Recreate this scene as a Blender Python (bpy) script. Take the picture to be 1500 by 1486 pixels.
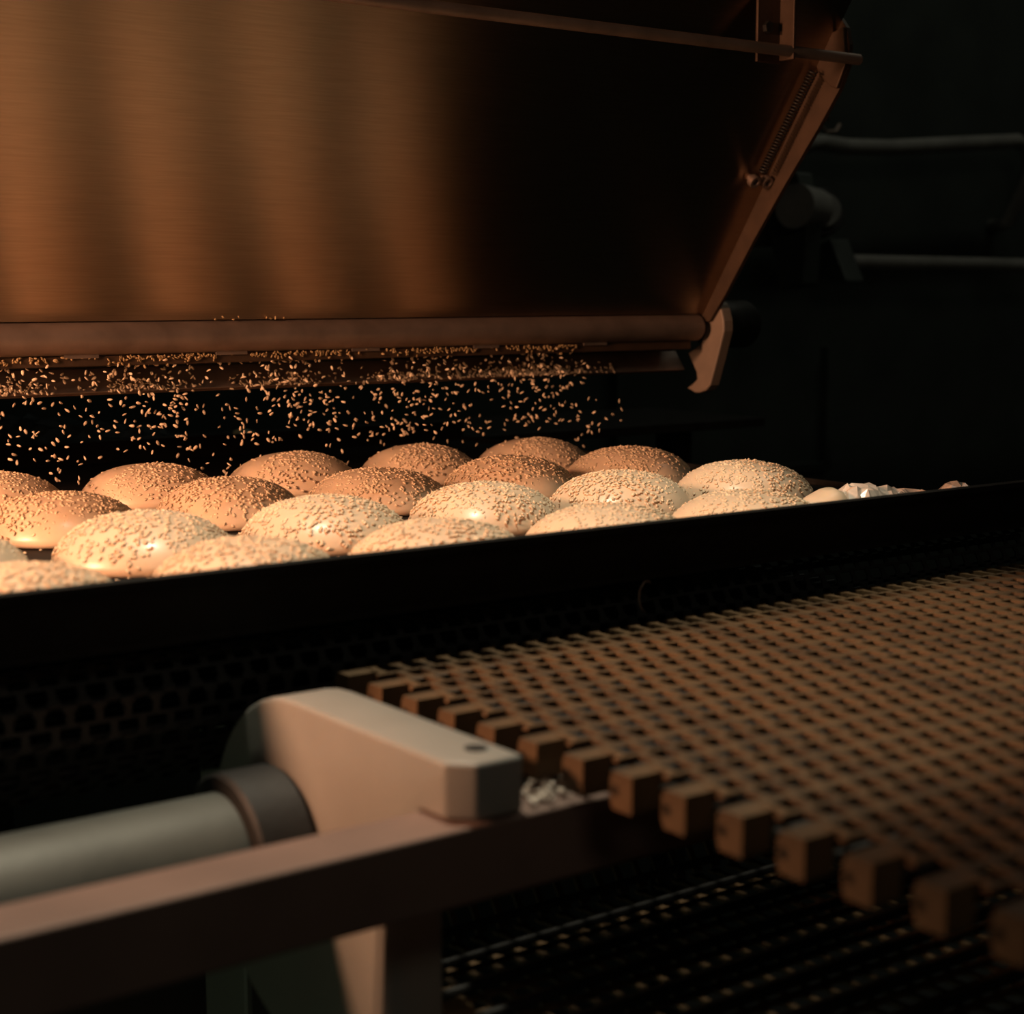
import bpy, bmesh, math, random
from mathutils import Vector, Matrix

for o in list(bpy.data.objects):
    bpy.data.objects.remove(o, do_unlink=True)
S = bpy.context.scene
COL = S.collection
PI = math.pi

# ------------------------------------------------------------------ camera
CAM = Vector((-0.2502, -0.6917, 0.1444))
YAW, PITCH, FPX = math.radians(53.335), math.radians(7.51), 2416.5
cd = bpy.data.cameras.new('camera')
cam = bpy.data.objects.new('camera', cd)
COL.objects.link(cam)
cam.location = CAM
cam.rotation_euler = (PI/2 - PITCH, 0, YAW - PI/2)
cd.sensor_fit = 'HORIZONTAL'
cd.sensor_width = 36.0
cd.lens = 36.0 * FPX / 1500.0
cd.clip_start = 0.02
cd.dof.use_dof = True
cd.dof.focus_distance = 1.08
cd.dof.aperture_fstop = 9.0
S.camera = cam

# ------------------------------------------------------------------ world
w = bpy.data.worlds.new('dark_hall')
S.world = w
w.use_nodes = True
bg = w.node_tree.nodes['Background']
bg.inputs[0].default_value = (0.70, 0.76, 0.55, 1)
bg.inputs[1].default_value = 0.009

S.view_settings.view_transform = 'Standard'
S.view_settings.look = 'None'
S.view_settings.gamma = 1.0
S.view_settings.use_curve_mapping = False
S.view_settings.exposure = 0.0

# ------------------------------------------------------------------ lamps
def aim(o, target):
    d = Vector(target) - o.location
    o.rotation_euler = d.to_track_quat('-Z', 'Y').to_euler()

def lamp(name, kind, loc, target, energy, color, **kw):
    l = bpy.data.lights.new(name, kind)
    l.energy = energy
    l.color = color
    for k, v in kw.items():
        setattr(l, k, v)
    o = bpy.data.objects.new(name, l)
    COL.objects.link(o)
    o.location = loc
    aim(o, target)
    return o

# work lamp hanging over the front of the seeder (its cone ends past the last buns)
lamp('work_lamp', 'SPOT', (0.12, 0.05, 1.05), (0.13, 0.085, 0.0), 34.0, (1.0, 0.92, 0.70),
     spot_size=math.radians(48), spot_blend=0.22, shadow_soft_size=0.022)
# warm lamp at the side of the line, shining in under the hopper
lamp('side_lamp', 'SPOT', (-0.64, 0.09, 0.33), (0.25, 0.18, 0.05), 45.0, (1.0, 0.50, 0.28),
     spot_size=math.radians(84), spot_blend=0.75, shadow_soft_size=0.075)
# added dim greenish fill, brightening the background machinery
lamp('hall_fill', 'AREA', (1.7, 0.3, 2.0), (1.7, 0.8, 0.0), 3.0, (0.98, 1.0, 0.82),
     shape='RECTANGLE', size=1.2, size_y=0.12)
# added warm fill from the side for seeds, deflector bar and rear buns
lamp('slot_fill', 'SPOT', (-0.42, 0.20, 0.125), (0.35, 0.36, 0.055), 9.5, (1.0, 0.50, 0.27),
     spot_size=math.radians(48), spot_blend=0.5, shadow_soft_size=0.035)
# added greenish fill for the support post and lower side plate
lamp('under_fill', 'POINT', (-0.35, 0.05, -0.30), (0, 0, 0), 0.20, (0.80, 1.0, 0.62), shadow_soft_size=0.04)
# added soft fill from the camera side, lifting the plate's end faces
lamp('front_fill', 'AREA', (-0.6, -2.4, 1.7), (0.1, -0.2, 0.0), 2.6, (1.0, 0.88, 0.70),
     shape='RECTANGLE', size=0.8, size_y=0.4)

# ------------------------------------------------------------------ materials
def mat(name, color, rough=0.5, metal=0.0, noise=0.0, nscale=60.0, bump=0.0, bscale=200.0,
        aniso=None, spec=0.5, sss=0.0, coat=0.0, second=None, stretch=None):
    m = bpy.data.materials.new(name)
    m.use_nodes = True
    nt = m.node_tree
    b = nt.nodes['Principled BSDF']
    b.inputs['Base Color'].default_value = (*color, 1)
    b.inputs['Roughness'].default_value = rough
    b.inputs['Metallic'].default_value = metal
    b.inputs['Specular IOR Level'].default_value = spec
    tc = nt.nodes.new('ShaderNodeTexCoord')
    vec = tc.outputs['Object']
    if stretch:
        mp = nt.nodes.new('ShaderNodeMapping')
        mp.inputs['Scale'].default_value = stretch
        nt.links.new(vec, mp.inputs[0])
        vec = mp.outputs[0]
    if noise > 0:
        n = nt.nodes.new('ShaderNodeTexNoise')
        n.inputs['Scale'].default_value = nscale
        n.inputs['Detail'].default_value = 6
        nt.links.new(vec, n.inputs['Vector'])
        r = nt.nodes.new('ShaderNodeMix')
        r.data_type = 'RGBA'
        c2 = second if second else tuple(c*(1-noise) for c in color)
        r.inputs['A'].default_value = (*color, 1)
        r.inputs['B'].default_value = (*c2, 1)
        mr = nt.nodes.new('ShaderNodeMapRange')
        mr.inputs['From Min'].default_value = 0.35
        mr.inputs['From Max'].default_value = 0.68
        nt.links.new(n.outputs[0], mr.inputs[0])
        nt.links.new(mr.outputs[0], r.inputs['Factor'])
        nt.links.new(r.outputs['Result'], b.inputs['Base Color'])
    if bump > 0:
        n2 = nt.nodes.new('ShaderNodeTexNoise')
        n2.inputs['Scale'].default_value = bscale
        n2.inputs['Detail'].default_value = 4
        nt.links.new(vec, n2.inputs['Vector'])
        bp = nt.nodes.new('ShaderNodeBump')
        bp.inputs['Strength'].default_value = bump
        bp.inputs['Distance'].default_value = 0.001
        nt.links.new(n2.outputs[0], bp.inputs['Height'])
        nt.links.new(bp.outputs[0], b.inputs['Normal'])
    if aniso is not None:
        b.inputs['Anisotropic'].default_value = aniso[0]
        b.inputs['Anisotropic Rotation'].default_value = aniso[1]
        t = nt.nodes.new('ShaderNodeTangent')
        t.direction_type = 'UV_MAP'
        t.uv_map = 'UVMap'
        nt.links.new(t.outputs[0], b.inputs['Tangent'])
    if sss > 0:
        b.inputs['Subsurface Weight'].default_value = sss
        b.inputs['Subsurface Radius'].default_value = (0.006, 0.003, 0.0015)
        b.inputs['Subsurface Scale'].default_value = 1.0
    if coat > 0:
        b.inputs['Coat Weight'].default_value = coat
        b.inputs['Coat Roughness'].default_value = 0.24
    return m

M = dict(
    brushed=mat('brushed_steel', (0.46, 0.36, 0.27), 0.35, 1.0, 0.12, 30, aniso=(0.90, 0.25), stretch=(1, 30, 30)),
    steel=mat('stained_steel', (0.29, 0.215, 0.175), 0.55, 0.7, 0.3, 40, 0.15, 300),
    warmsteel=mat('warm_sheet_steel', (0.072, 0.040, 0.022), 0.6, 0.35, 0.3, 50, 0.2, 250),
    darksteel=mat('dark_steel', (0.045, 0.042, 0.038), 0.5, 0.7, 0.4, 60, 0.2, 300),
    bar=mat('bar_steel', (0.225, 0.148, 0.122), 0.55, 0.25, 0.15, 30, 0.1, 200),
    traysteel=mat('blackened_tray', (0.009, 0.008, 0.007), 0.7, 0.1, 0.4, 80, 0.25, 250, spec=0.2),
    dough=mat('dough', (0.80, 0.60, 0.42), 0.42, 0, 0.10, 35, 0.08, 160, sss=0.15, coat=0.35),
    seed=mat('sesame', (0.86, 0.66, 0.45), 0.45, 0, 0.35, 180),
    seedold=mat('stuck_sesame', (0.42, 0.27, 0.12), 0.6, 0, 0.35, 180),
    white=mat('white_plastic', (0.29, 0.278, 0.252), 0.45, 0, 0.12, 20, 0.1, 120, sss=0.1),
    block=mat('beige_plastic', (0.22, 0.165, 0.125), 0.5, 0, 0.15, 60, 0.1, 150),
    belt=mat('tan_belt_plastic', (0.118, 0.068, 0.029), 0.55, 0, 0.5, 45, 0.2, 300),
    beltdark=mat('dark_belt_plastic', (0.030, 0.029, 0.027), 0.45, 0, 0.35, 45, 0.2, 300),
    rubber=mat('black_rubber', (0.014, 0.013, 0.012), 0.6, 0, 0.3, 60, 0.2, 200),
    shaft=mat('grey_shaft', (0.115, 0.118, 0.105), 0.55, 0.2, 0.2, 40, 0.1, 200),
    film=mat('glossy_film', (0.74, 0.62, 0.52), 0.22, 0, 0.2, 60, 0.2, 200, coat=0.6),
    machine=mat('green_grey_paint', (0.035, 0.042, 0.036), 0.55, 0.0, 0.3, 12, 0.1, 80),
    hose=mat('grey_hose', (0.20, 0.19, 0.17), 0.6, 0, 0.3, 25, 0.2, 120),
    cap=mat('pale_green_plastic', (0.30, 0.42, 0.32), 0.4, 0, 0.2, 40),
    floor=mat('dark_floor', (0.05, 0.05, 0.045), 0.6, 0, 0.4, 4, 0.2, 30),
    wall=mat('dark_wall', (0.05, 0.055, 0.05), 0.8, 0, 0.3, 3, 0.1, 30),
    glint=mat('bag_film', (0.10, 0.13, 0.14), 0.25, 0.0, 0.3, 40, 0.5, 150),
)

# ------------------------------------------------------------------ helpers
def obj(name, bm, m, parent=None, smooth=False, bevel=0.0, seg=2):
    me = bpy.data.meshes.new(name)
    bmesh.ops.recalc_face_normals(bm, faces=bm.faces[:])
    if bevel > 0:
        es = [e for e in bm.edges if len(e.link_faces) == 2 and e.calc_face_angle(0) > 0.5]
        bmesh.ops.bevel(bm, geom=es, offset=bevel, segments=seg, affect='EDGES', profile=0.5)
    bm.to_mesh(me)
    bm.free()
    me.materials.append(M[m])
    if smooth:
        for p in me.polygons:
            p.use_smooth = True
        if smooth == 'angle':
            try:
                me.set_sharp_from_angle(angle=math.radians(35))
            except Exception:
                pass
    o = bpy.data.objects.new(name, me)
    COL.objects.link(o)
    if parent:
        o.parent = parent
        o.matrix_parent_inverse = Matrix.Translation(-parent.location)
    return o

def meshobj(name, me, parent=None):
    o = bpy.data.objects.new(name, me)
    COL.objects.link(o)
    if parent:
        o.parent = parent
    return o

def tag(o, label=None, cat=None, group=None, kind=None):
    if label: o['label'] = label
    if cat: o['category'] = cat
    if group: o['group'] = group
    if kind: o['kind'] = kind
    return o

def thing(name, label, cat, loc, group=None):
    o = bpy.data.objects.new(name, None)
    COL.objects.link(o)
    o.location = loc
    o.empty_display_size = 0.02
    return tag(o, label, cat, group)

def box(bm, x0, x1, y0, y1, z0, z1):
    v = [bm.verts.new((x, y, z)) for x in (x0, x1) for y in (y0, y1) for z in (z0, z1)]
    for f in ((0,1,3,2), (4,6,7,5), (0,4,5,1), (2,3,7,6), (0,2,6,4), (1,5,7,3)):
        bm.faces.new([v[i] for i in f])
    return bm

def B(*a):
    return box(bmesh.new(), *a)

def prism_x(bm, prof, x0, x1):
    """extrude a (y, z) outline along X"""
    a = [bm.verts.new((x0, y, z)) for y, z in prof]
    b = [bm.verts.new((x1, y, z)) for y, z in prof]
    n = len(prof)
    bm.faces.new(a)
    bm.faces.new(b[::-1])
    for i in range(n):
        j = (i+1) % n
        bm.faces.new((a[i], b[i], b[j], a[j]))
    return bm

def tube(bm, pts, r, n=12, caps=True):
    pts = [Vector(p) for p in pts]
    rings = []
    up = Vector((0, 0, 1))
    for i, p in enumerate(pts):
        t = (pts[min(i+1, len(pts)-1)] - pts[max(i-1, 0)]).normalized()
        if abs(t.dot(up)) > 0.95:
            up = Vector((0, 1, 0))
        s = t.cross(up).normalized()
        u = s.cross(t).normalized()
        rr = r[i] if isinstance(r, (list, tuple)) else r
        rings.append([bm.verts.new(p + (s*math.cos(2*PI*k/n) + u*math.sin(2*PI*k/n))*rr) for k in range(n)])
    for a, b in zip(rings, rings[1:]):
        for k in range(n):
            bm.faces.new((a[k], a[(k+1) % n], b[(k+1) % n], b[k]))
    if caps:
        bm.faces.new(rings[0][::-1])
        bm.faces.new(rings[-1])
    return bm

def lathe(bm, prof, axis_o, axis_d, n=32):
    """prof = (r, h) along axis"""
    d = Vector(axis_d).normalized()
    s = d.orthogonal().normalized()
    u = d.cross(s)
    rings = []
    for r, h in prof:
        c = Vector(axis_o) + d*h
        if r < 1e-6:
            rings.append([bm.verts.new(c)])
        else:
            rings.append([bm.verts.new(c + (s*math.cos(2*PI*k/n) + u*math.sin(2*PI*k/n))*r) for k in range(n)])
    for a, b in zip(rings, rings[1:]):
        for k in range(n):
            k2 = (k+1) % n
            if len(a) == 1 and len(b) == 1: continue
            if len(a) == 1: bm.faces.new((a[0], b[k], b[k2]))
            elif len(b) == 1: bm.faces.new((a[k], b[0], a[k2]))
            else: bm.faces.new((a[k], b[k], b[k2], a[k2]))
    return bm

# ------------------------------------------------------------------ room
def struct(name, bm, m):
    return tag(obj(name, bm, m), kind='structure')
struct('floor', B(-3, 4, -3, 3, -0.95, -0.90), 'floor')
struct('wall_back', B(-3, 4, 3.0, 3.1, -0.9, 2.6), 'wall')
struct('wall_right', B(4.0, 4.1, -3, 3.1, -0.9, 2.6), 'wall')

# ------------------------------------------------------------------ seed hopper
XE = 0.7385
HL = -0.35
hop = thing('seed_hopper', 'big brushed steel seed hopper with sloping front above the dough buns', 'hopper', (0.2, 0.40, 0.12))
def face_y(z): return 0.36 - 0.6638*(z - 0.1236)
ZT = 0.48
fb = bmesh.new()
y0, z0, y1, z1 = face_y(0.1236), 0.1236, face_y(ZT), ZT
th = 0.003
prism_x(fb, [(y0, z0), (y1, z1), (y1 + th*1.2, z1), (y0 + th*1.2, z0)], HL, XE)
fp = obj('front_panel', fb, 'brushed', hop)
uv = fp.data.uv_layers.new(name='UVMap')
for lp in fp.data.loops:
    c = fp.data.vertices[lp.vertex_index].co
    uv.data[lp.index].uv = (c.x, c.z)
obj('upper_wall', B(HL, XE, y1, y1 + 0.003, ZT, ZT + 0.14), 'darksteel', hop)
bb = prism_x(bmesh.new(), [(0.40, 0.1236), (0.62, ZT), (0.623, ZT), (0.403, 0.1236)], HL, XE)
obj('back_panel', bb, 'darksteel', hop)
obj('light_block_lid', B(HL, XE, y1 + 0.003, 0.62, ZT + 0.135, ZT + 0.138), 'darksteel', hop)  # unseen lid, added to stop light falling through to the slot
obj('back_wall', B(HL, XE, 0.62, 0.623, ZT, ZT + 0.14), 'darksteel', hop)
# end plate stands proud of the sloping front; its inner side shows as a strip
ep = [(0.372, 0.1150), (0.352, 0.1175), (0.3334, 0.1400), (0.2998, 0.1862), (0.2661, 0.2290), (0.2304, 0.2723),
      (0.2099, 0.2993), (0.2014, 0.3165), (0.2010, 0.332), (0.2045, 0.345), (0.212, 0.354), (0.190, 0.400), (y1, 0.480), (y1, 0.62),
      (0.623, 0.62), (0.623, 0.48), (0.403, 0.1150)]
obj('end_plate', prism_x(bmesh.new(), ep, XE, XE + 0.004), 'warmsteel', hop)
# folded lug at the top of the end plate
lug = [(0.2342, 0.3236), (0.2281, 0.3114), (0.2156, 0.3008), (0.2099, 0.2993), (0.2014, 0.3165), (0.2045, 0.345), (0.2325, 0.338)]
obj('lug', prism_x(bmesh.new(), lug, XE - 0.004, XE), 'warmsteel', hop, bevel=0.0008)
# spring along the edge of the front
sp0, sp1 = Vector((XE - 0.014, 0.2245, 0.3135)), Vector((XE - 0.016, 0.2760, 0.2380))
pts = []
turns, npt = 34, 34*10
ax = (sp1 - sp0)
ad = ax.normalized()
ss = Vector((1, 0, 0)); su = ad.cross(ss).normalized()
for i in range(npt + 1):
    a = 2*PI*turns*i/npt
    pts.append(sp0 + ax*(i/npt) + (ss*math.cos(a) + su*math.sin(a))*0.0033)
obj('spring', tube(bmesh.new(), pts, 0.0007, 6), 'darksteel', hop, smooth=True)
nrm = Vector((0, -0.833, -0.553))
for (yy, zz, xx) in ((0.2850, 0.2340, XE - 0.020), (0.2850, 0.2340, XE - 0.006)):
    c = Vector((xx, yy, zz))
    b = bmesh.new()
    lathe(b, [(0, 0), (0.003, 0), (0.003, 0.006), (0.0052, 0.006), (0.0052, 0.011), (0.0028, 0.011), (0.0026, 0.008), (0, 0.008)], c - nrm*0.004, nrm, 16)
    obj('bolt', b, 'steel', hop, smooth='angle')
# front rod and its hanger bracket
b = tube(bmesh.new(), [(HL, 0.19, 0.3203), (0.737, 0.19, 0.3190)], 0.0042, 16)
obj('front_rod', b, 'steel', hop, smooth='angle')
bk = obj('rod_bracket', B(0.6390, 0.6640, 0.2005, 0.2030, 0.311, 0.45), 'warmsteel', hop, bevel=0.0006)
obj('bracket_flange', B(0.6615, 0.6640, 0.1860, 0.2005, 0.313, 0.45), 'warmsteel', bk, bevel=0.0006)
b = bmesh.new(); lathe(b, [(0, 0), (0.0045, 0), (0.0045, 0.004), (0, 0.004)], (0.648, 0.2008, 0.336), (0, -1, 0), 6)
obj('bracket_nut', b, 'darksteel', bk)
# rounded feed roller cover under the sloping front
prof = []
for k in range(13):
    a = math.radians(100 + 180*k/12)
    prof.append((0.366 + 0.0130*math.cos(a), 0.1120 + 0.0116*math.sin(a)))
prof += [(0.378, 0.1004), (0.378, 0.1236)]
obj('roller_cover', prism_x(bmesh.new(), prof, HL, XE - 0.004), 'steel', hop, smooth='angle')
# gate lip with pale tabs
obj('gate_lip', B(HL, XE - 0.012, 0.362, 0.374, 0.0935, 0.1005), 'warmsteel', hop, bevel=0.0008)
for k in range(-3, 5):
    x = 0.165 + 0.1105*k
    obj('gate_tab', B(x, x + 0.024, 0.3606, 0.363, 0.0990, 0.1022), 'steel', hop)
# deflector bar under the slot
db = [(0.386, 0.0745), (0.392, 0.0722), (0.412, 0.0722), (0.412, 0.0905), (0.3985, 0.0905)]
obj('deflector_bar', prism_x(bmesh.new(), db, HL, XE + 0.004), 'steel', hop, bevel=0.0008)
obj('slot_back', B(HL, XE, 0.400, 0.404, 0.0905, 0.1236), 'darksteel', hop)
# pale plastic end block
eb = [(0.3642, 0.1264), (0.3590, 0.1330), (0.3517, 0.1353), (0.3455, 0.1325), (0.3422, 0.1266), (0.3393, 0.1180), (0.3388, 0.1092), (0.3455, 0.0885),
      (0.3518, 0.0706), (0.3550, 0.0620), (0.3600, 0.0575), (0.3680, 0.0550), (0.3739, 0.0547), (0.3845, 0.0584), (0.3775, 0.0620), (0.3715, 0.0668), (0.3725, 0.0727),
      (0.3834, 0.0891), (0.3760, 0.0930), (0.3679, 0.0979), (0.363, 0.1060), (0.363, 0.1116)]
obj('end_block', prism_x(bmesh.new(), eb, XE + 0.0045, XE + 0.016), 'block', hop, bevel=0.0012)
b = bmesh.new()
lathe(b, [(0, 0), (0.019, 0), (0.021, 0.002), (0.021, 0.044), (0.018, 0.049), (0, 0.049)], (XE + 0.016, 0.372, 0.114), (1, 0, 0), 32)
obj('bearing_cap', b, 'darksteel', hop, smooth='angle')

# ------------------------------------------------------------------ sesame seeds
rnd = random.Random(7)
def seed_geo():
    """teardrop seed, long axis X, 6 x 5 rings"""
    prof = [(-0.5, 0.0), (-0.40, 0.20), (-0.10, 0.27), (0.22, 0.21), (0.5, 0.0)]
    n = 6
    V, F = [], []
    rings = []
    for x, r in prof:
        if r == 0:
            V.append((x, 0, 0)); rings.append([len(V)-1])
        else:
            ids = []
            for k in range(n):
                a = 2*PI*k/n
                V.append((x, r*math.cos(a), 0.58*r*math.sin(a))); ids.append(len(V)-1)
            rings.append(ids)
    for a, b in zip(rings, rings[1:]):
        for k in range(n):
            k2 = (k+1) % n
            if len(a) == 1: F.append((a[0], b[k2], b[k]))
            elif len(b) == 1: F.append((a[k], a[k2], b[0]))
            else: F.append((a[k], a[k2], b[k2], b[k]))
    return V, F
SV, SF = seed_geo()
SVv = [Vector(v) for v in SV]

def seeds_mesh(name, mats_list, m):
    V, F = [], []
    for mx in mats_list:
        o = len(V)
        V += [tuple(mx @ v) for v in SVv]
        F += [tuple(i + o for i in f) for f in SF]
    me = bpy.data.meshes.new(name)
    me.from_pydata(V, [], F)
    me.materials.append(M[m])
    me.shade_smooth()
    return me

def seed_mx(p, n, L, r=rnd, tilt=0.25):
    n = (Vector(n) + Vector((r.gauss(0, tilt), r.gauss(0, tilt), r.gauss(0, tilt)))).normalized()
    q = n.to_track_quat('Z', 'Y')
    return Matrix.Translation(p) @ q.to_matrix().to_4x4() @ Matrix.Rotation(r.uniform(0, 2*PI), 4, 'Z') @ Matrix.Scale(L, 4)

# ------------------------------------------------------------------ bun tray
RIM_Y, RIM_Z = -0.076, 0.0297
TX0, TX1, TY1 = -0.30, 0.665, 0.62
tray = thing('bun_tray', 'long black steel baking tray holding rows of dough buns', 'tray', (0.2, 0.25, -0.003))
obj('tray_floor', B(TX0, TX1, RIM_Y + 0.012, TY1, -0.003, 0.0), 'traysteel', tray)
rim_prof = [(RIM_Y + 0.0135, -0.003), (RIM_Y + 0.0015, RIM_Z - 0.004), (RIM_Y - 0.001, RIM_Z - 0.006), (RIM_Y - 0.004, RIM_Z - 0.004),
            (RIM_Y - 0.004, RIM_Z - 0.001), (RIM_Y - 0.002, RIM_Z), (RIM_Y + 0.002, RIM_Z - 0.001), (RIM_Y + 0.0165, -0.0)]
obj('front_rim', prism_x(bmesh.new(), rim_prof, TX0, TX1), 'traysteel', tray)
obj('back_rim', B(TX0, TX1, TY1 - 0.003, TY1, 0, 0.018), 'traysteel', tray)
obj('end_rim', B(TX0, TX0 + 0.003, RIM_Y + 0.01, TY1, 0, 0.018), 'traysteel', tray)
obj('end_rim', B(TX1 - 0.003, TX1, RIM_Y + 0.014, TY1, 0, 0.004), 'traysteel', tray)
lp = []
for k in range(9):
    a = math.radians(60 + 200*k/8)
    lp.append((0.2965 + 0.005*math.cos(a), -0.0715, -0.010 + 0.008*math.sin(a)))
obj('wire_loop', tube(bmesh.new(), lp, 0.0007, 6), 'steel', tray, smooth=True)

# ------------------------------------------------------------------ dough buns
PX, PY = 0.11, 0.11804
BR, BH = 0.0474, 0.0272
prof_b = [(0, 1.0), (.12, .995), (.25, .972), (.38, .935), (.5, .885), (.62, .81), (.73, .715), (.82, .605), (.90, .47),
          (.955, .34), (.99, .21), (1.0, .12), (.985, .05), (.95, .012), (.88, 0.0)]
def bun_h(q):
    for (r0, h0), (r1, h1) in zip(prof_b[:12], prof_b[1:12]):
        if r0 <= q <= r1:
            t = (q - r0)/(r1 - r0)
            return h0 + (h1 - h0)*t, (h1 - h0)/(r1 - r0)
    return 0.12, -8
def bun_mesh(var):
    r = random.Random(100 + var)
    ph = [r.uniform(0, 2*PI) for _ in range(4)]
    am = [r.uniform(0.004, 0.014) for _ in range(4)]
    bm = bmesh.new()
    n = 48
    rings = []
    for q, h in prof_b:
        ids = []
        for k in range(n if q > 0 else 1):
            a = 2*PI*k/n
            wob = 1 + sum(am[i]*math.cos((i+2)*a + ph[i]) for i in range(4))*q
            hz = h*(1 + 0.03*math.cos(a + ph[0])*q)
            ids.append(bm.verts.new((BR*q*wob*math.cos(a), BR*q*wob*math.sin(a), BH*hz)))
        rings.append(ids)
    for a, b in zip(rings, rings[1:]):
        for k in range(n):
            k2 = (k+1) % n
            if len(a) == 1: bm.faces.new((a[0], b[k], b[k2]))
            else: bm.faces.new((a[k], b[k], b[k2], a[k2]))
    bm.faces.new(rings[-1][::-1])
    bmesh.ops.recalc_face_normals(bm, faces=bm.faces[:])
    me = bpy.data.meshes.new('dough_bun')
    bm.to_mesh(me); bm.free()
    me.materials.append(M['dough'])
    me.shade_smooth()
    return me
def topping_mesh(var, half=False):
    r = random.Random(300 + var)
    ms = []
    N = 880
    tries = 0
    while len(ms) < N and tries < 9000:
        tries += 1
        q = min(0.999, r.uniform(0, 1)**0.43)
        a = r.uniform(0, 2*PI)
        x, y = q*math.cos(a), q*math.sin(a)
        if half:
            edge = 0.10 + 0.5*x
            if y > edge and r.random() > 0.02: continue
            if len(ms) > N*0.6: break
        if q > 0.97 and r.random() < 0.4: continue
        # patchy cover
        pv = math.sin(5*x + var) * math.sin(6*y + 2*var)
        if pv > 0.45 and r.random() < 0.5: continue
        h, s = bun_h(q)
        nn = Vector((-s*BH/BR*math.cos(a), -s*BH/BR*math.sin(a), 1)).normalized()
        p = Vector((BR*x, BR*y, BH*h)) + nn*0.0002
        ms.append(seed_mx(p, nn, r.uniform(0.0025, 0.0031), r, 0.2 if r.random() < 0.88 else 0.8) @ Matrix.Diagonal((1, 1.3, 1.05, 1)))
    return seeds_mesh('sesame_topping', ms, 'seed')
bmesh_v = [bun_mesh(i) for i in range(4)]
top_v = [topping_mesh(i) for i in range(5)]
top_h = [topping_mesh(i + 10, True) for i in range(2)]
ordn = ['first', 'second', 'third', 'fourth', 'fifth', 'sixth', 'seventh']
rowtxt = ['in the row along the front rim', 'in second row from the front rim',
          'in third row from the front rim', 'in half-seeded row under falling seeds']
for j in range(4):
    for i in range(-1, 6):
        if j == 0 and i == 5:
            continue
        k = (5 - i) if j else (4 - i)
        loc = (i*PX + rnd.uniform(-.0015, .0015), j*PY + rnd.uniform(-.0015, .0015), 0.0)
        o = meshobj('dough_bun', bmesh_v[(i*3 + j*5) % 4])
        o.location = loc
        s = rnd.uniform(0.975, 1.03)
        o.scale = (s, s, rnd.uniform(0.97, 1.05))
        rz = 0.0 if j == 3 else rnd.uniform(0, 2*PI)
        o.rotation_euler = (0, 0, rz)
        skin = 'seeded dough bun'
        tag(o, f'{skin}, {ordn[k]} from the scrap end, {rowtxt[j]}', 'bun', 'dough buns on the tray')
        t = meshobj('sesame_topping', top_h[i % 2] if j == 3 else top_v[(i*2 + j*3) % 5], o)
        tag(t, kind='stuff')

# loose seeds lying on the tray floor
ms = []
def inside_bun(x, y):
    return math.hypot(x - round(x/PX)*PX, y - min(3, max(0, round(y/PY)))*PY) < BR*0.95
for _ in range(2600):
    x, y = rnd.uniform(-0.15, 0.62), rnd.uniform(-0.04, 0.40)
    if inside_bun(x, y): continue
    ms.append(seed_mx((x, y, 0.0009), (0, 0, 1), rnd.uniform(.003, .0037), rnd, 0.12))
o = meshobj('loose_sesame_seeds', seeds_mesh('loose_sesame_seeds', ms, 'seed'))
tag(o, 'loose sesame seeds scattered on the black tray between the buns', 'seeds', kind='stuff')

# crumpled glossy scrap on the empty end of the tray
bm = bmesh.new()
r = random.Random(5)
nx, ny = 30, 8
grid = []
for i in range(nx + 1):
    row = []
    for j in range(ny + 1):
        u, v = i/nx, j/ny
        x = 0.516 + 0.128*u + r.uniform(-.0016, .0016)
        y = -0.020 + 0.036*v + r.uniform(-.0016, .0016)
        env = (math.sin(PI*v)**0.5) * (0.92 - 0.70*u) + 0.06
        if u > 0.74: env = 0.10 + 0.62*math.sin(PI*(u - 0.74)/0.26)*math.sin(PI*v)
        z = 0.0018 + 0.0215*env*min(1, u*14 + .35) + r.uniform(0, 0.0042)*(0.3 + env)
        row.append(bm.verts.new((x, y, z)))
    grid.append(row)
for i in range(nx):
    for j in range(ny):
        a_, b_, c_, d_ = grid[i][j], grid[i+1][j], grid[i+1][j+1], grid[i][j+1]
        if r.random() < 0.5:
            bm.faces.new((a_, b_, c_)); bm.faces.new((a_, c_, d_))
        else:
            bm.faces.new((a_, b_, d_)); bm.faces.new((b_, c_, d_))
o = obj('crumpled_scrap', bm, 'film')
md = o.modifiers.new('thickness', 'SOLIDIFY'); md.thickness = 0.0012; md.offset = -1
tag(o, 'crumpled glossy pale scrap on the bare end of the tray beside the buns', 'scrap')
# smooth dough lump next to it
bm = bmesh.new()
lathe(bm, [(0, .022), (.006, .0215), (.011, .019), (.0145, .014), (.0155, .008), (.014, .002), (.011, 0), (0, 0)], (0, 0, 0), (0, 0, 1), 28)
for v in bm.verts:
    v.co.x *= 1.25; v.co.z *= 1 + 0.10*math.sin(v.co.x*160)
o = obj('dough_lump', bm, 'dough', smooth=True)
o.location = (0.503, 0.000, 0.0)
tag(o, 'small smooth dough lump between the last bun and the crumpled scrap', 'dough')

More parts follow.
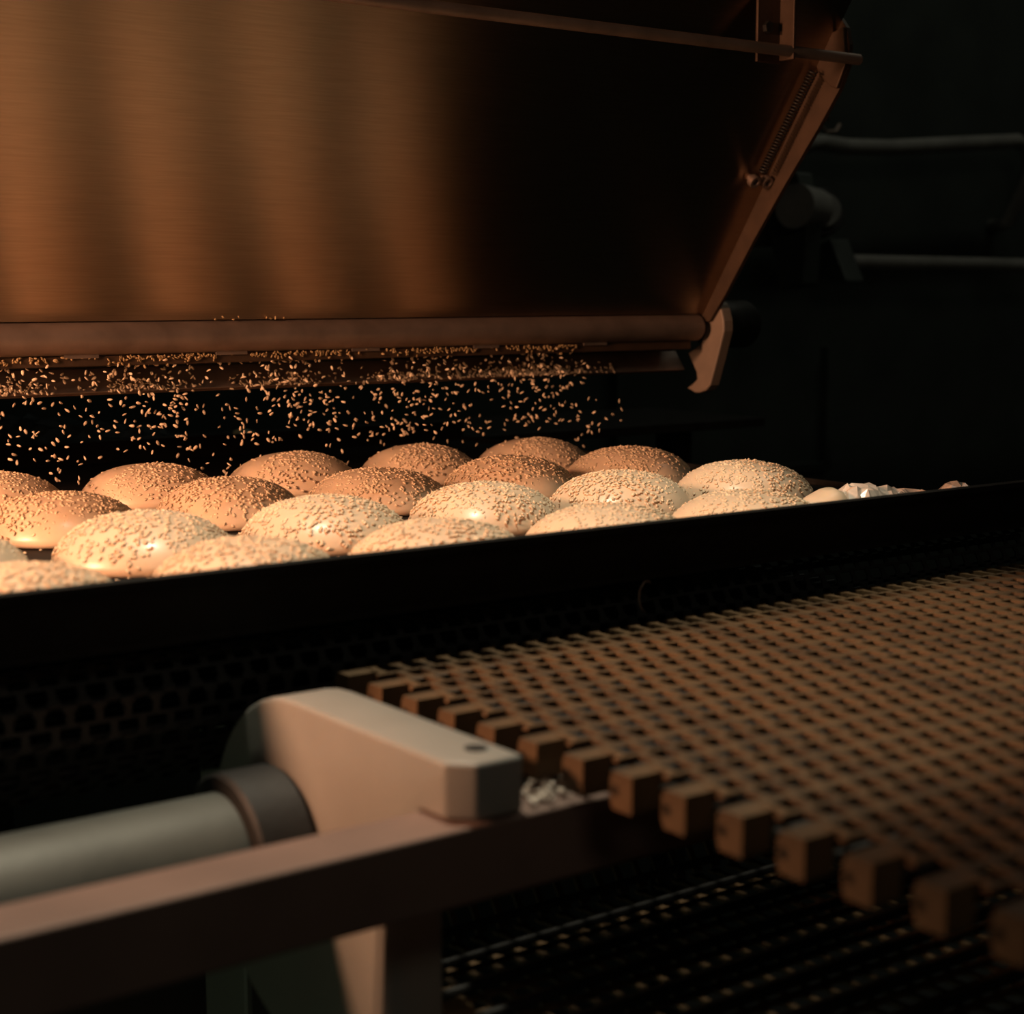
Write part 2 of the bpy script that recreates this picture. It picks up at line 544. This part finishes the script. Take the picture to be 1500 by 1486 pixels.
# ------------------------------------------------------------------ falling seeds
fr = random.Random(21)
fall = []
for c in range(1, 6):
    cx = c*PX + 0.012
    n = 270 if c < 5 else 240
    for _ in range(n):
        t = fr.random()
        z = 0.098 - 0.084*(t**1.15)
        xx = cx + max(-0.05, min(0.05, fr.gauss(0, 0.026 + 0.010*t)))
        yy = 0.372 + fr.gauss(0, 0.006 + 0.012*t)
        if z < 0.033 and abs(xx - c*PX) < 0.046 and abs(yy - 3*PY) < 0.046:
            continue
        fall.append(Vector((xx, yy, z)))
for _ in range(14):
    fall.append(Vector((0.60 + fr.uniform(0, 0.06), 0.37 + fr.gauss(0, .01), 0.055 - fr.uniform(0, 0.03))))
fall.sort(key=lambda p: (p - CAM).length)
def rand_mx(p, L):
    q = Vector((fr.gauss(0, 1), fr.gauss(0, 1), fr.gauss(0, 1))).normalized().to_track_quat('X', 'Z')
    return Matrix.Translation(p) @ q.to_matrix().to_4x4() @ Matrix.Rotation(fr.uniform(0, 2*PI), 4, 'X') @ Matrix.Scale(L, 4)
one = seeds_mesh('falling_sesame_seed', [Matrix.Identity(4)], 'seed')
for p in fall[:300]:
    o = meshobj('falling_sesame_seed', one)
    o.matrix_world = rand_mx(p, fr.uniform(.0036, .0044))
    tag(o, 'pale sesame seed in mid air falling from the hopper slot', 'seed', 'falling sesame seeds')
o = meshobj('falling_sesame_seeds', seeds_mesh('falling_sesame_seeds', [rand_mx(p, fr.uniform(.0036, .0044)) for p in fall[300:]], 'seed'))
tag(o, 'curtain of sesame seeds falling below the hopper behind the nearer seeds', 'seeds', 'falling sesame seeds', 'stuff')
# seeds stuck along the gate lip and lying on the deflector bar
ms = []
for _ in range(620):
    x = fr.uniform(-0.1, 0.60)
    u = (x - 0.165) % 0.1105
    if u < 0.026 and fr.random() < 0.85: continue
    ms.append(seed_mx((x, 0.3612, 0.1000 - abs(fr.gauss(0, 0.0022))), (0, -1, 0.2), .0032, fr, 0.5))
for _ in range(9):
    ms.append(seed_mx((fr.uniform(0.27, 0.33), 0.3585, 0.1245 + fr.uniform(-.001, .001)), (0, -1, 0.2), .003, fr, 0.6))
o = meshobj('stuck_seeds', seeds_mesh('stuck_seeds', ms, 'seedold'), hop)
o.matrix_parent_inverse = Matrix.Translation(-hop.location)
tag(o, 'brown sesame seeds stuck along the gate lip', kind='stuff')
ms = []
for _ in range(900):
    if fr.random() < 0.35:
        x = min(0.66, max(0.50, fr.gauss(0.57, 0.04)))
    else:
        x = round(fr.uniform(0.4, 5.4))*PX + 0.012 + fr.gauss(0, 0.022)
    t = abs(fr.gauss(0, 0.28))
    if t > 1: continue
    yb, zb = 0.386 + (0.3985 - 0.386)*t, 0.0745 + (0.0905 - 0.0745)*t
    ms.append(seed_mx((x, yb - 0.0008, zb + 0.0004), (0, -0.79, 0.61), fr.uniform(.0024, .0034), fr, 0.4))
o = meshobj('bounced_sesame_seeds', seeds_mesh('bounced_sesame_seeds', ms, 'seed'))
tag(o, 'sesame seeds caught along the steel deflector bar under the hopper', 'seeds', kind='stuff')

# ------------------------------------------------------------------ modular belts
def belt_row_mesh(name, p, nlink, pitch, thick, m):
    """row of tapered fingers: local Y = travel, Z = outward; starts at X = 0"""
    bm = bmesh.new()
    h = thick/2
    half = p/2
    rib = pitch*0.055
    R = pitch/2
    kr = pitch*0.10
    box(bm, p*0.90, nlink*p, -rib, rib, h*0.70, h*0.97)
    def finger(xc, sgn, wr, wt, ys, hb):
        pr = [(ys, h, wr), (R*0.74, h, wr), (R - kr*0.6, h, wt), (R + kr*0.55, h, wt), (R + kr, h*0.55 if hb < 0 else h*0.9, wt),
              (R + kr, hb*0.55 + h*0.1 if hb < 0 else h*0.84, wt), (R + kr*0.55, hb, wt), (R - kr*0.6, hb, wt), (R*0.74, hb, wr), (ys, hb, wr)]
        a = [bm.verts.new((xc - w_/2, y*sgn, z)) for y, z, w_ in pr]
        b = [bm.verts.new((xc + w_/2, y*sgn, z)) for y, z, w_ in pr]
        n = len(pr)
        for q, (u, v) in enumerate(((0, 9), (1, 8), (2, 7), (3, 6), (4, 5))):
            if q == 0: continue
            u0, v0 = q - 1, n - q
            bm.faces.new((a[u0], a[u], a[v], a[v0]))
            bm.faces.new((b[v0], b[v], b[u], b[u0]))
        for i in range(n):
            j = (i + 1) % n
            bm.faces.new((a[i], b[i], b[j], a[j]))
    for k in range(nlink):
        if k == 0:
            finger(half*1.02, 1, p*1.02, p*1.02, pitch*0.165, -h)
        else:
            finger(k*p + half/2, 1, half*0.54, half*0.96, 0, h*0.74)
        if k:
            finger(k*p + half*1.5, -1, half*0.54, half*0.96, 0, h*0.74)
    bmesh.ops.recalc_face_normals(bm, faces=bm.faces[:])
    me = bpy.data.meshes.new(name)
    bm.to_mesh(me); bm.free()
    me.materials.append(M[m])
    return me
def rrect(s, ya, yb, zt, zb, ra, rb):
    """closed belt path: top run from yb (near) to ya (far), down, back, up.  returns y, z, angle"""
    segs = []
    segs.append(('l', (yb + rb, zt), (ya - ra, zt)))
    segs.append(('a', (ya - ra, zt - ra), ra, PI/2, 0))
    segs.append(('l', (ya, zt - ra), (ya, zb + ra)))
    segs.append(('a', (ya - ra, zb + ra), ra, 0, -PI/2))
    segs.append(('l', (ya - ra, zb), (yb + rb, zb)))
    segs.append(('a', (yb + rb, zb + rb), rb, -PI/2, -PI))
    segs.append(('l', (yb, zb + rb), (yb, zt - rb)))
    segs.append(('a', (yb + rb, zt - rb), rb, PI, PI/2))
    L = 0
    out = None
    for g in segs:
        if g[0] == 'l':
            (a0, b0), (a1, b1) = g[1], g[2]
            l = math.hypot(a1 - a0, b1 - b0)
            if out is None and s is not None and s <= L + l + 1e-9:
                t = (s - L)/max(l, 1e-9)
                out = (a0 + (a1 - a0)*t, b0 + (b1 - b0)*t, math.atan2(b1 - b0, a1 - a0))
        else:
            l = g[2]*PI/2
            if out is None and s is not None and s <= L + l + 1e-9:
                a = g[3] + (g[4] - g[3])*(s - L)/l
                out = (g[1][0] + g[2]*math.cos(a), g[1][1] + g[2]*math.sin(a), a - PI/2)
        L += l
    return L if s is None else out
def rod_mesh(name, length, r, m):
    bm = bmesh.new()
    tube(bm, [(0, 0, 0), (length, 0, 0)], r, 8)
    me = bpy.data.meshes.new(name)
    bm.to_mesh(me); bm.free()
    me.materials.append(M[m])
    return me
def lay_belt(root, x0, row_me, rod_me, pitch, ya, yb, zt, zb, ra, rb, y_first):
    L = rrect(None, ya, yb, zt, zb, ra, rb)
    n = round(L/pitch)
    yb -= (n*pitch - L)/2
    s0 = y_first - (yb + rb)
    Lt = n*pitch
    for k in range(n):
        s = (s0 - k*pitch) % Lt
        y, z, a = rrect(min(s, Lt - 1e-6), ya, yb, zt, zb, ra, rb)
        o = meshobj('belt_row', row_me, root)
        o.location = Vector((x0, y, z)) - root.location
        o.rotation_euler = (a, 0, 0)
        s2 = (s + pitch/2) % Lt
        y, z, a = rrect(min(s2, Lt - 1e-6), ya, yb, zt, zb, ra, rb)
        o = meshobj('hinge_rod', rod_me, root)
        o.location = Vector((x0, y, z)) - root.location

BX, PITCH_B = 0.107, 0.0265
tb = thing('modular_belt', 'tan plastic modular conveyor belt with toothed edge and open holes', 'belt', (0.4, -0.25, -0.155))
row_me = belt_row_mesh('belt_row', 0.0127, 54, PITCH_B, 0.0135, 'belt')
rod_me = rod_mesh('hinge_rod', 54*0.0127 - 0.004, 0.0022, 'rubber')
lay_belt(tb, BX, row_me, rod_me, PITCH_B, -0.0735, -0.50, -0.0268, -0.152, 0.022, 0.036, -0.0990)

y_ = -0.115
while y_ > -0.37:
    obj('shade_slat', B(BX + 0.030, BX + 0.66, y_ - 0.0110, y_ + 0.0110, -0.0372, -0.0342), 'rubber', tb)  # added slats blocking light through the belt holes, darkening the return run
    y_ -= 0.0245
ib = thing('infeed_belt', 'dark plastic infeed belt curling down under the front of the tray', 'belt', (0.1, 0.1, -0.05))
row2 = belt_row_mesh('belt_row', 0.0127, 90, 0.0150, 0.008, 'beltdark')
rod2 = rod_mesh('hinge_rod', 90*0.0127, 0.0018, 'rubber')
lay_belt(ib, -0.50, row2, rod2, 0.0150, -0.0, -0.30, -0.0075, -0.066, 0.026, 0.026, -0.03)
# the infeed belt path is laid with its nose at Y = 0 and reaches back; turn it round
for ch in ib.children:
    ch.location.y = -(ch.location.y + ib.location.y) - 0.050 - ib.location.y
    ch.rotation_euler.x = -ch.rotation_euler.x

# ------------------------------------------------------------------ conveyor frame parts
# white plastic side plate with a round nose
cy, cz, R = -0.127, -0.0895, 0.072
pp = []
for k in range(25):
    a = PI/2 - PI*k/24
    pp.append((cy + R*math.cos(a), cz + R*math.sin(a)))
pp += [(-0.1917, cz - R), (-0.1917, -0.0560), (-0.2182, -0.0560), (-0.2182, -0.0383), (-0.2425, -0.0383), (-0.2425, cz + R)]
sp = thing('side_plate', 'white plastic conveyor side plate with rounded nose and chipped corner', 'plate', (0.075, -0.15, -0.16))
pb = prism_x(bmesh.new(), pp, 0.0610, 0.0895)
for e in [e for e in pb.edges if all(abs(v.co.x - 0.061) < 1e-5 and v.co.y < -0.24 for v in e.verts)]:
    bmesh.ops.bevel(pb, geom=[e], offset=0.0085, segments=1, affect='EDGES')
es = [e for e in pb.edges if all(abs(v.co.x - 0.061) < 1e-5 and abs(v.co.y + 0.1917) < 1e-4 for v in e.verts)]
bmesh.ops.bevel(pb, geom=es, offset=0.010, segments=5, affect='EDGES', profile=0.5)
o = obj('plate_body', pb, 'white', sp, smooth='angle', bevel=0.0018, seg=3)
# bored pocket near the chipped corner
b = bmesh.new(); lathe(b, [(0, 0), (0.0042, 0), (0.0042, 0.0006), (0, 0.0006)], (0.080, -0.2265, cz + R - 0.0001), (0, 0, 1), 20)
obj('screw_pocket', b, 'rubber', sp)

ds = thing('drive_shaft', 'thick grey conveyor shaft with black collar beside the white plate', 'shaft', (-0.2, -0.115, -0.0825))
obj('shaft_body', tube(bmesh.new(), [(-0.60, -0.115, -0.0825), (0.0605, -0.115, -0.0825)], 0.0285, 48), 'shaft', ds, smooth='angle')
b = bmesh.new()
lathe(b, [(0.0286, 0), (0.0345, 0), (0.036, 0.0015), (0.036, 0.0235), (0.0345, 0.025), (0.0286, 0.025)], (0.0358, -0.115, -0.0825), (1, 0, 0), 48)
obj('collar', b, 'rubber', ds, smooth='angle')

fb = thing('frame_bar', 'square brownish frame bar running under the white side plate', 'bar', (0, -0.232, -0.066))
obj('bar_body', B(-0.70, 0.78, -0.245, -0.2185, -0.066, -0.0386), 'bar', fb, bevel=0.0015, seg=3)

cr = random.Random(3)
ms = []
for _ in range(70):
    ms.append(seed_mx((cr.uniform(0.0925, 0.125), cr.uniform(-0.243, -0.222), -0.0375 + abs(cr.gauss(0, .0015))), (0, 0, 1), cr.uniform(.0025, .0048), cr, 0.6))
o = meshobj('crumbs', seeds_mesh('crumbs', ms, 'film'))
tag(o, 'pale crumbs and seeds piled on the frame bar under the belt edge', 'crumbs', kind='stuff')

# pale frame leg behind the white plate
lg = thing('support_post', 'pale square support post standing behind the white side plate', 'post', (0.15, 0.06, -0.90))
obj('leg_post', B(0.124, 0.172, 0.04, 0.09, -0.895, -0.075), 'white', lg, bevel=0.003)
obj('foot_plate', B(0.108, 0.188, 0.025, 0.105, -0.90, -0.895), 'steel', lg)

# ------------------------------------------------------------------ background machinery
mc = thing('machine_cabinet', 'dark green machine cabinet with panel frame behind the seeder', 'cabinet', (1.5, 1.3, -0.9))
obj('cabinet_body', B(0.35, 2.6, 1.02, 1.6, -0.9, 0.62), 'machine', mc)
for (x0, x1, z0_, z1_) in ((1.19, 1.20, -0.10, 0.10), (1.60, 1.612, -0.115, 0.06)):
    obj('panel_post', B(x0, x1, 1.005, 1.02, z0_, z1_), 'machine', mc)
obj('panel_rail', B(1.19, 1.612, 1.005, 1.02, -0.125, -0.113), 'machine', mc)
hs = obj('padded_hose', tube(bmesh.new(), [(1.44, 0.95, 0.338), (1.483, 0.95, 0.345), (1.511, 0.95, 0.350), (1.567, 0.95, 0.347), (1.655, 0.95, 0.350), (1.809, 0.95, 0.363), (1.958, 0.95, 0.375), (1.985, 0.95, 0.366), (1.990, 0.95, 0.33), (1.990, 0.985, 0.25), (1.990, 1.018, 0.245)], 0.0115, 14), 'hose', smooth=True)
tag(hs, 'grey padded hose drooping along the top of the dark cabinet', 'hose')
pi_ = obj('guard_pipe', tube(bmesh.new(), [(1.505, 0.9, 0.183), (2.4, 0.9, 0.180)], 0.0105, 14), 'hose', smooth='angle')
tag(pi_, 'straight grey guard pipe running level below the padded hose', 'pipe')
pl = thing('drive_pulley', 'dark drive pulley with grey hub behind the hopper end plate', 'pulley', (1.36, 0.8, 0.24))
b = bmesh.new(); lathe(b, [(0, 0), (0.030, 0), (0.032, .004), (0.026, .012), (0.032, .020), (0.030, .024), (0, .024)], (1.362, 0.815, 0.240), (-0.45, -0.85, 0.15), 36)
obj('wheel', b, 'rubber', pl, smooth='angle')
b = bmesh.new(); lathe(b, [(0, 0), (0.022, 0), (0.022, .012), (0.020, .014), (0, .014)], (1.352, 0.795, 0.243), (-0.45, -0.85, 0.15), 32)
obj('hub', b, 'hose', pl, smooth='angle')
b = bmesh.new(); lathe(b, [(0, 0), (0.026, 0), (0.028, .05), (0, .05)], (1.325, 0.78, 0.245), (-0.95, -0.2, 0.05), 28)
obj('motor_cap', b, 'hose', pl, smooth='angle')
b = prism_x(bmesh.new(), [(0.76, 0.15), (0.80, 0.145), (0.83, 0.24), (0.81, 0.29), (0.775, 0.29), (0.755, 0.23)], 1.285, 1.312)
obj('bearing_arm', b, 'machine', pl, bevel=0.003)
obj('mounting_arm', B(1.30, 1.33, 0.80, 1.0199, 0.20, 0.235), 'machine', pl, bevel=0.002)
b = prism_x(bmesh.new(), [(0.77, 0.155), (0.83, 0.160), (0.83, 0.20), (0.80, 0.21)], 1.375, 1.41)
obj('foot_lug', b, 'machine', pl, bevel=0.002)
b = tube(bmesh.new(), [(1.474, 0.90, 0.372), (1.470, 0.90, 0.384), (1.462, 0.90, 0.388), (1.458, 0.90, 0.368), (1.470, 0.90, 0.358), (1.490, 0.90, 0.360), (1.497, 0.90, 0.370)], 0.0026, 8)
tag(obj('wire_hook', b, 'steel', smooth=True), 'small bent steel wire hook above the grey padded hose', 'hook')

# ledge behind the tray with a crinkled bag and a pale green cap
lt = thing('back_ledge', 'dark steel ledge behind the tray under the hopper', 'ledge', (0.5, 0.72, -0.9))
obj('ledge_top', B(0.0, 1.10, 0.64, 0.84, -0.010, 0.0), 'darksteel', lt, bevel=0.001)
for x in (0.03, 1.05):
    obj('ledge_leg', B(x, x + 0.03, 0.74, 0.77, -0.90, -0.010), 'darksteel', lt)
from mathutils import noise as mn
bm = bmesh.new()
g = []
for i in range(31):
    row = []
    for j in range(15):
        u, v = i/30, j/14
        x, y = 0.10 + 0.30*u, 0.66 + 0.14*v
        z = 0.002 + 0.050*(math.sin(PI*v)**0.7)*(1 - 0.75*u)*(0.5 + 0.5*min(1, u*8)) + 0.012*abs(mn.noise(Vector((x*60, y*60, 2))))
        row.append(bm.verts.new((x, y, z)))
    g.append(row)
for i in range(30):
    for j in range(14):
        bm.faces.new((g[i][j], g[i+1][j], g[i+1][j+1], g[i][j+1]))
o = obj('crinkled_bag', bm, 'glint')
md = o.modifiers.new('thickness', 'SOLIDIFY'); md.thickness = 0.001; md.offset = -1
tag(o, 'dark crinkled plastic bag lying on the ledge behind the falling seeds', 'bag')
gc = thing('bottle_cap', 'pale green plastic cap with stub lying on the dark back ledge', 'cap', (0.475, 0.70, 0.0))
b = bmesh.new(); lathe(b, [(0, 0), (0.006, 0), (0.0075, .003), (0.0075, .014), (0.005, .020), (0, .021)], (0.462, 0.70, 0.0076), (1, 0, -0.05), 20)
obj('cap_shell', b, 'cap', gc, smooth=True)
b = bmesh.new(); lathe(b, [(0, 0), (0.003, 0), (0.003, .022), (0, .022)], (0.480, 0.70, 0.0035), (1, 0, -0.02), 12)
obj('cap_stub', b, 'cap', gc, smooth='angle')
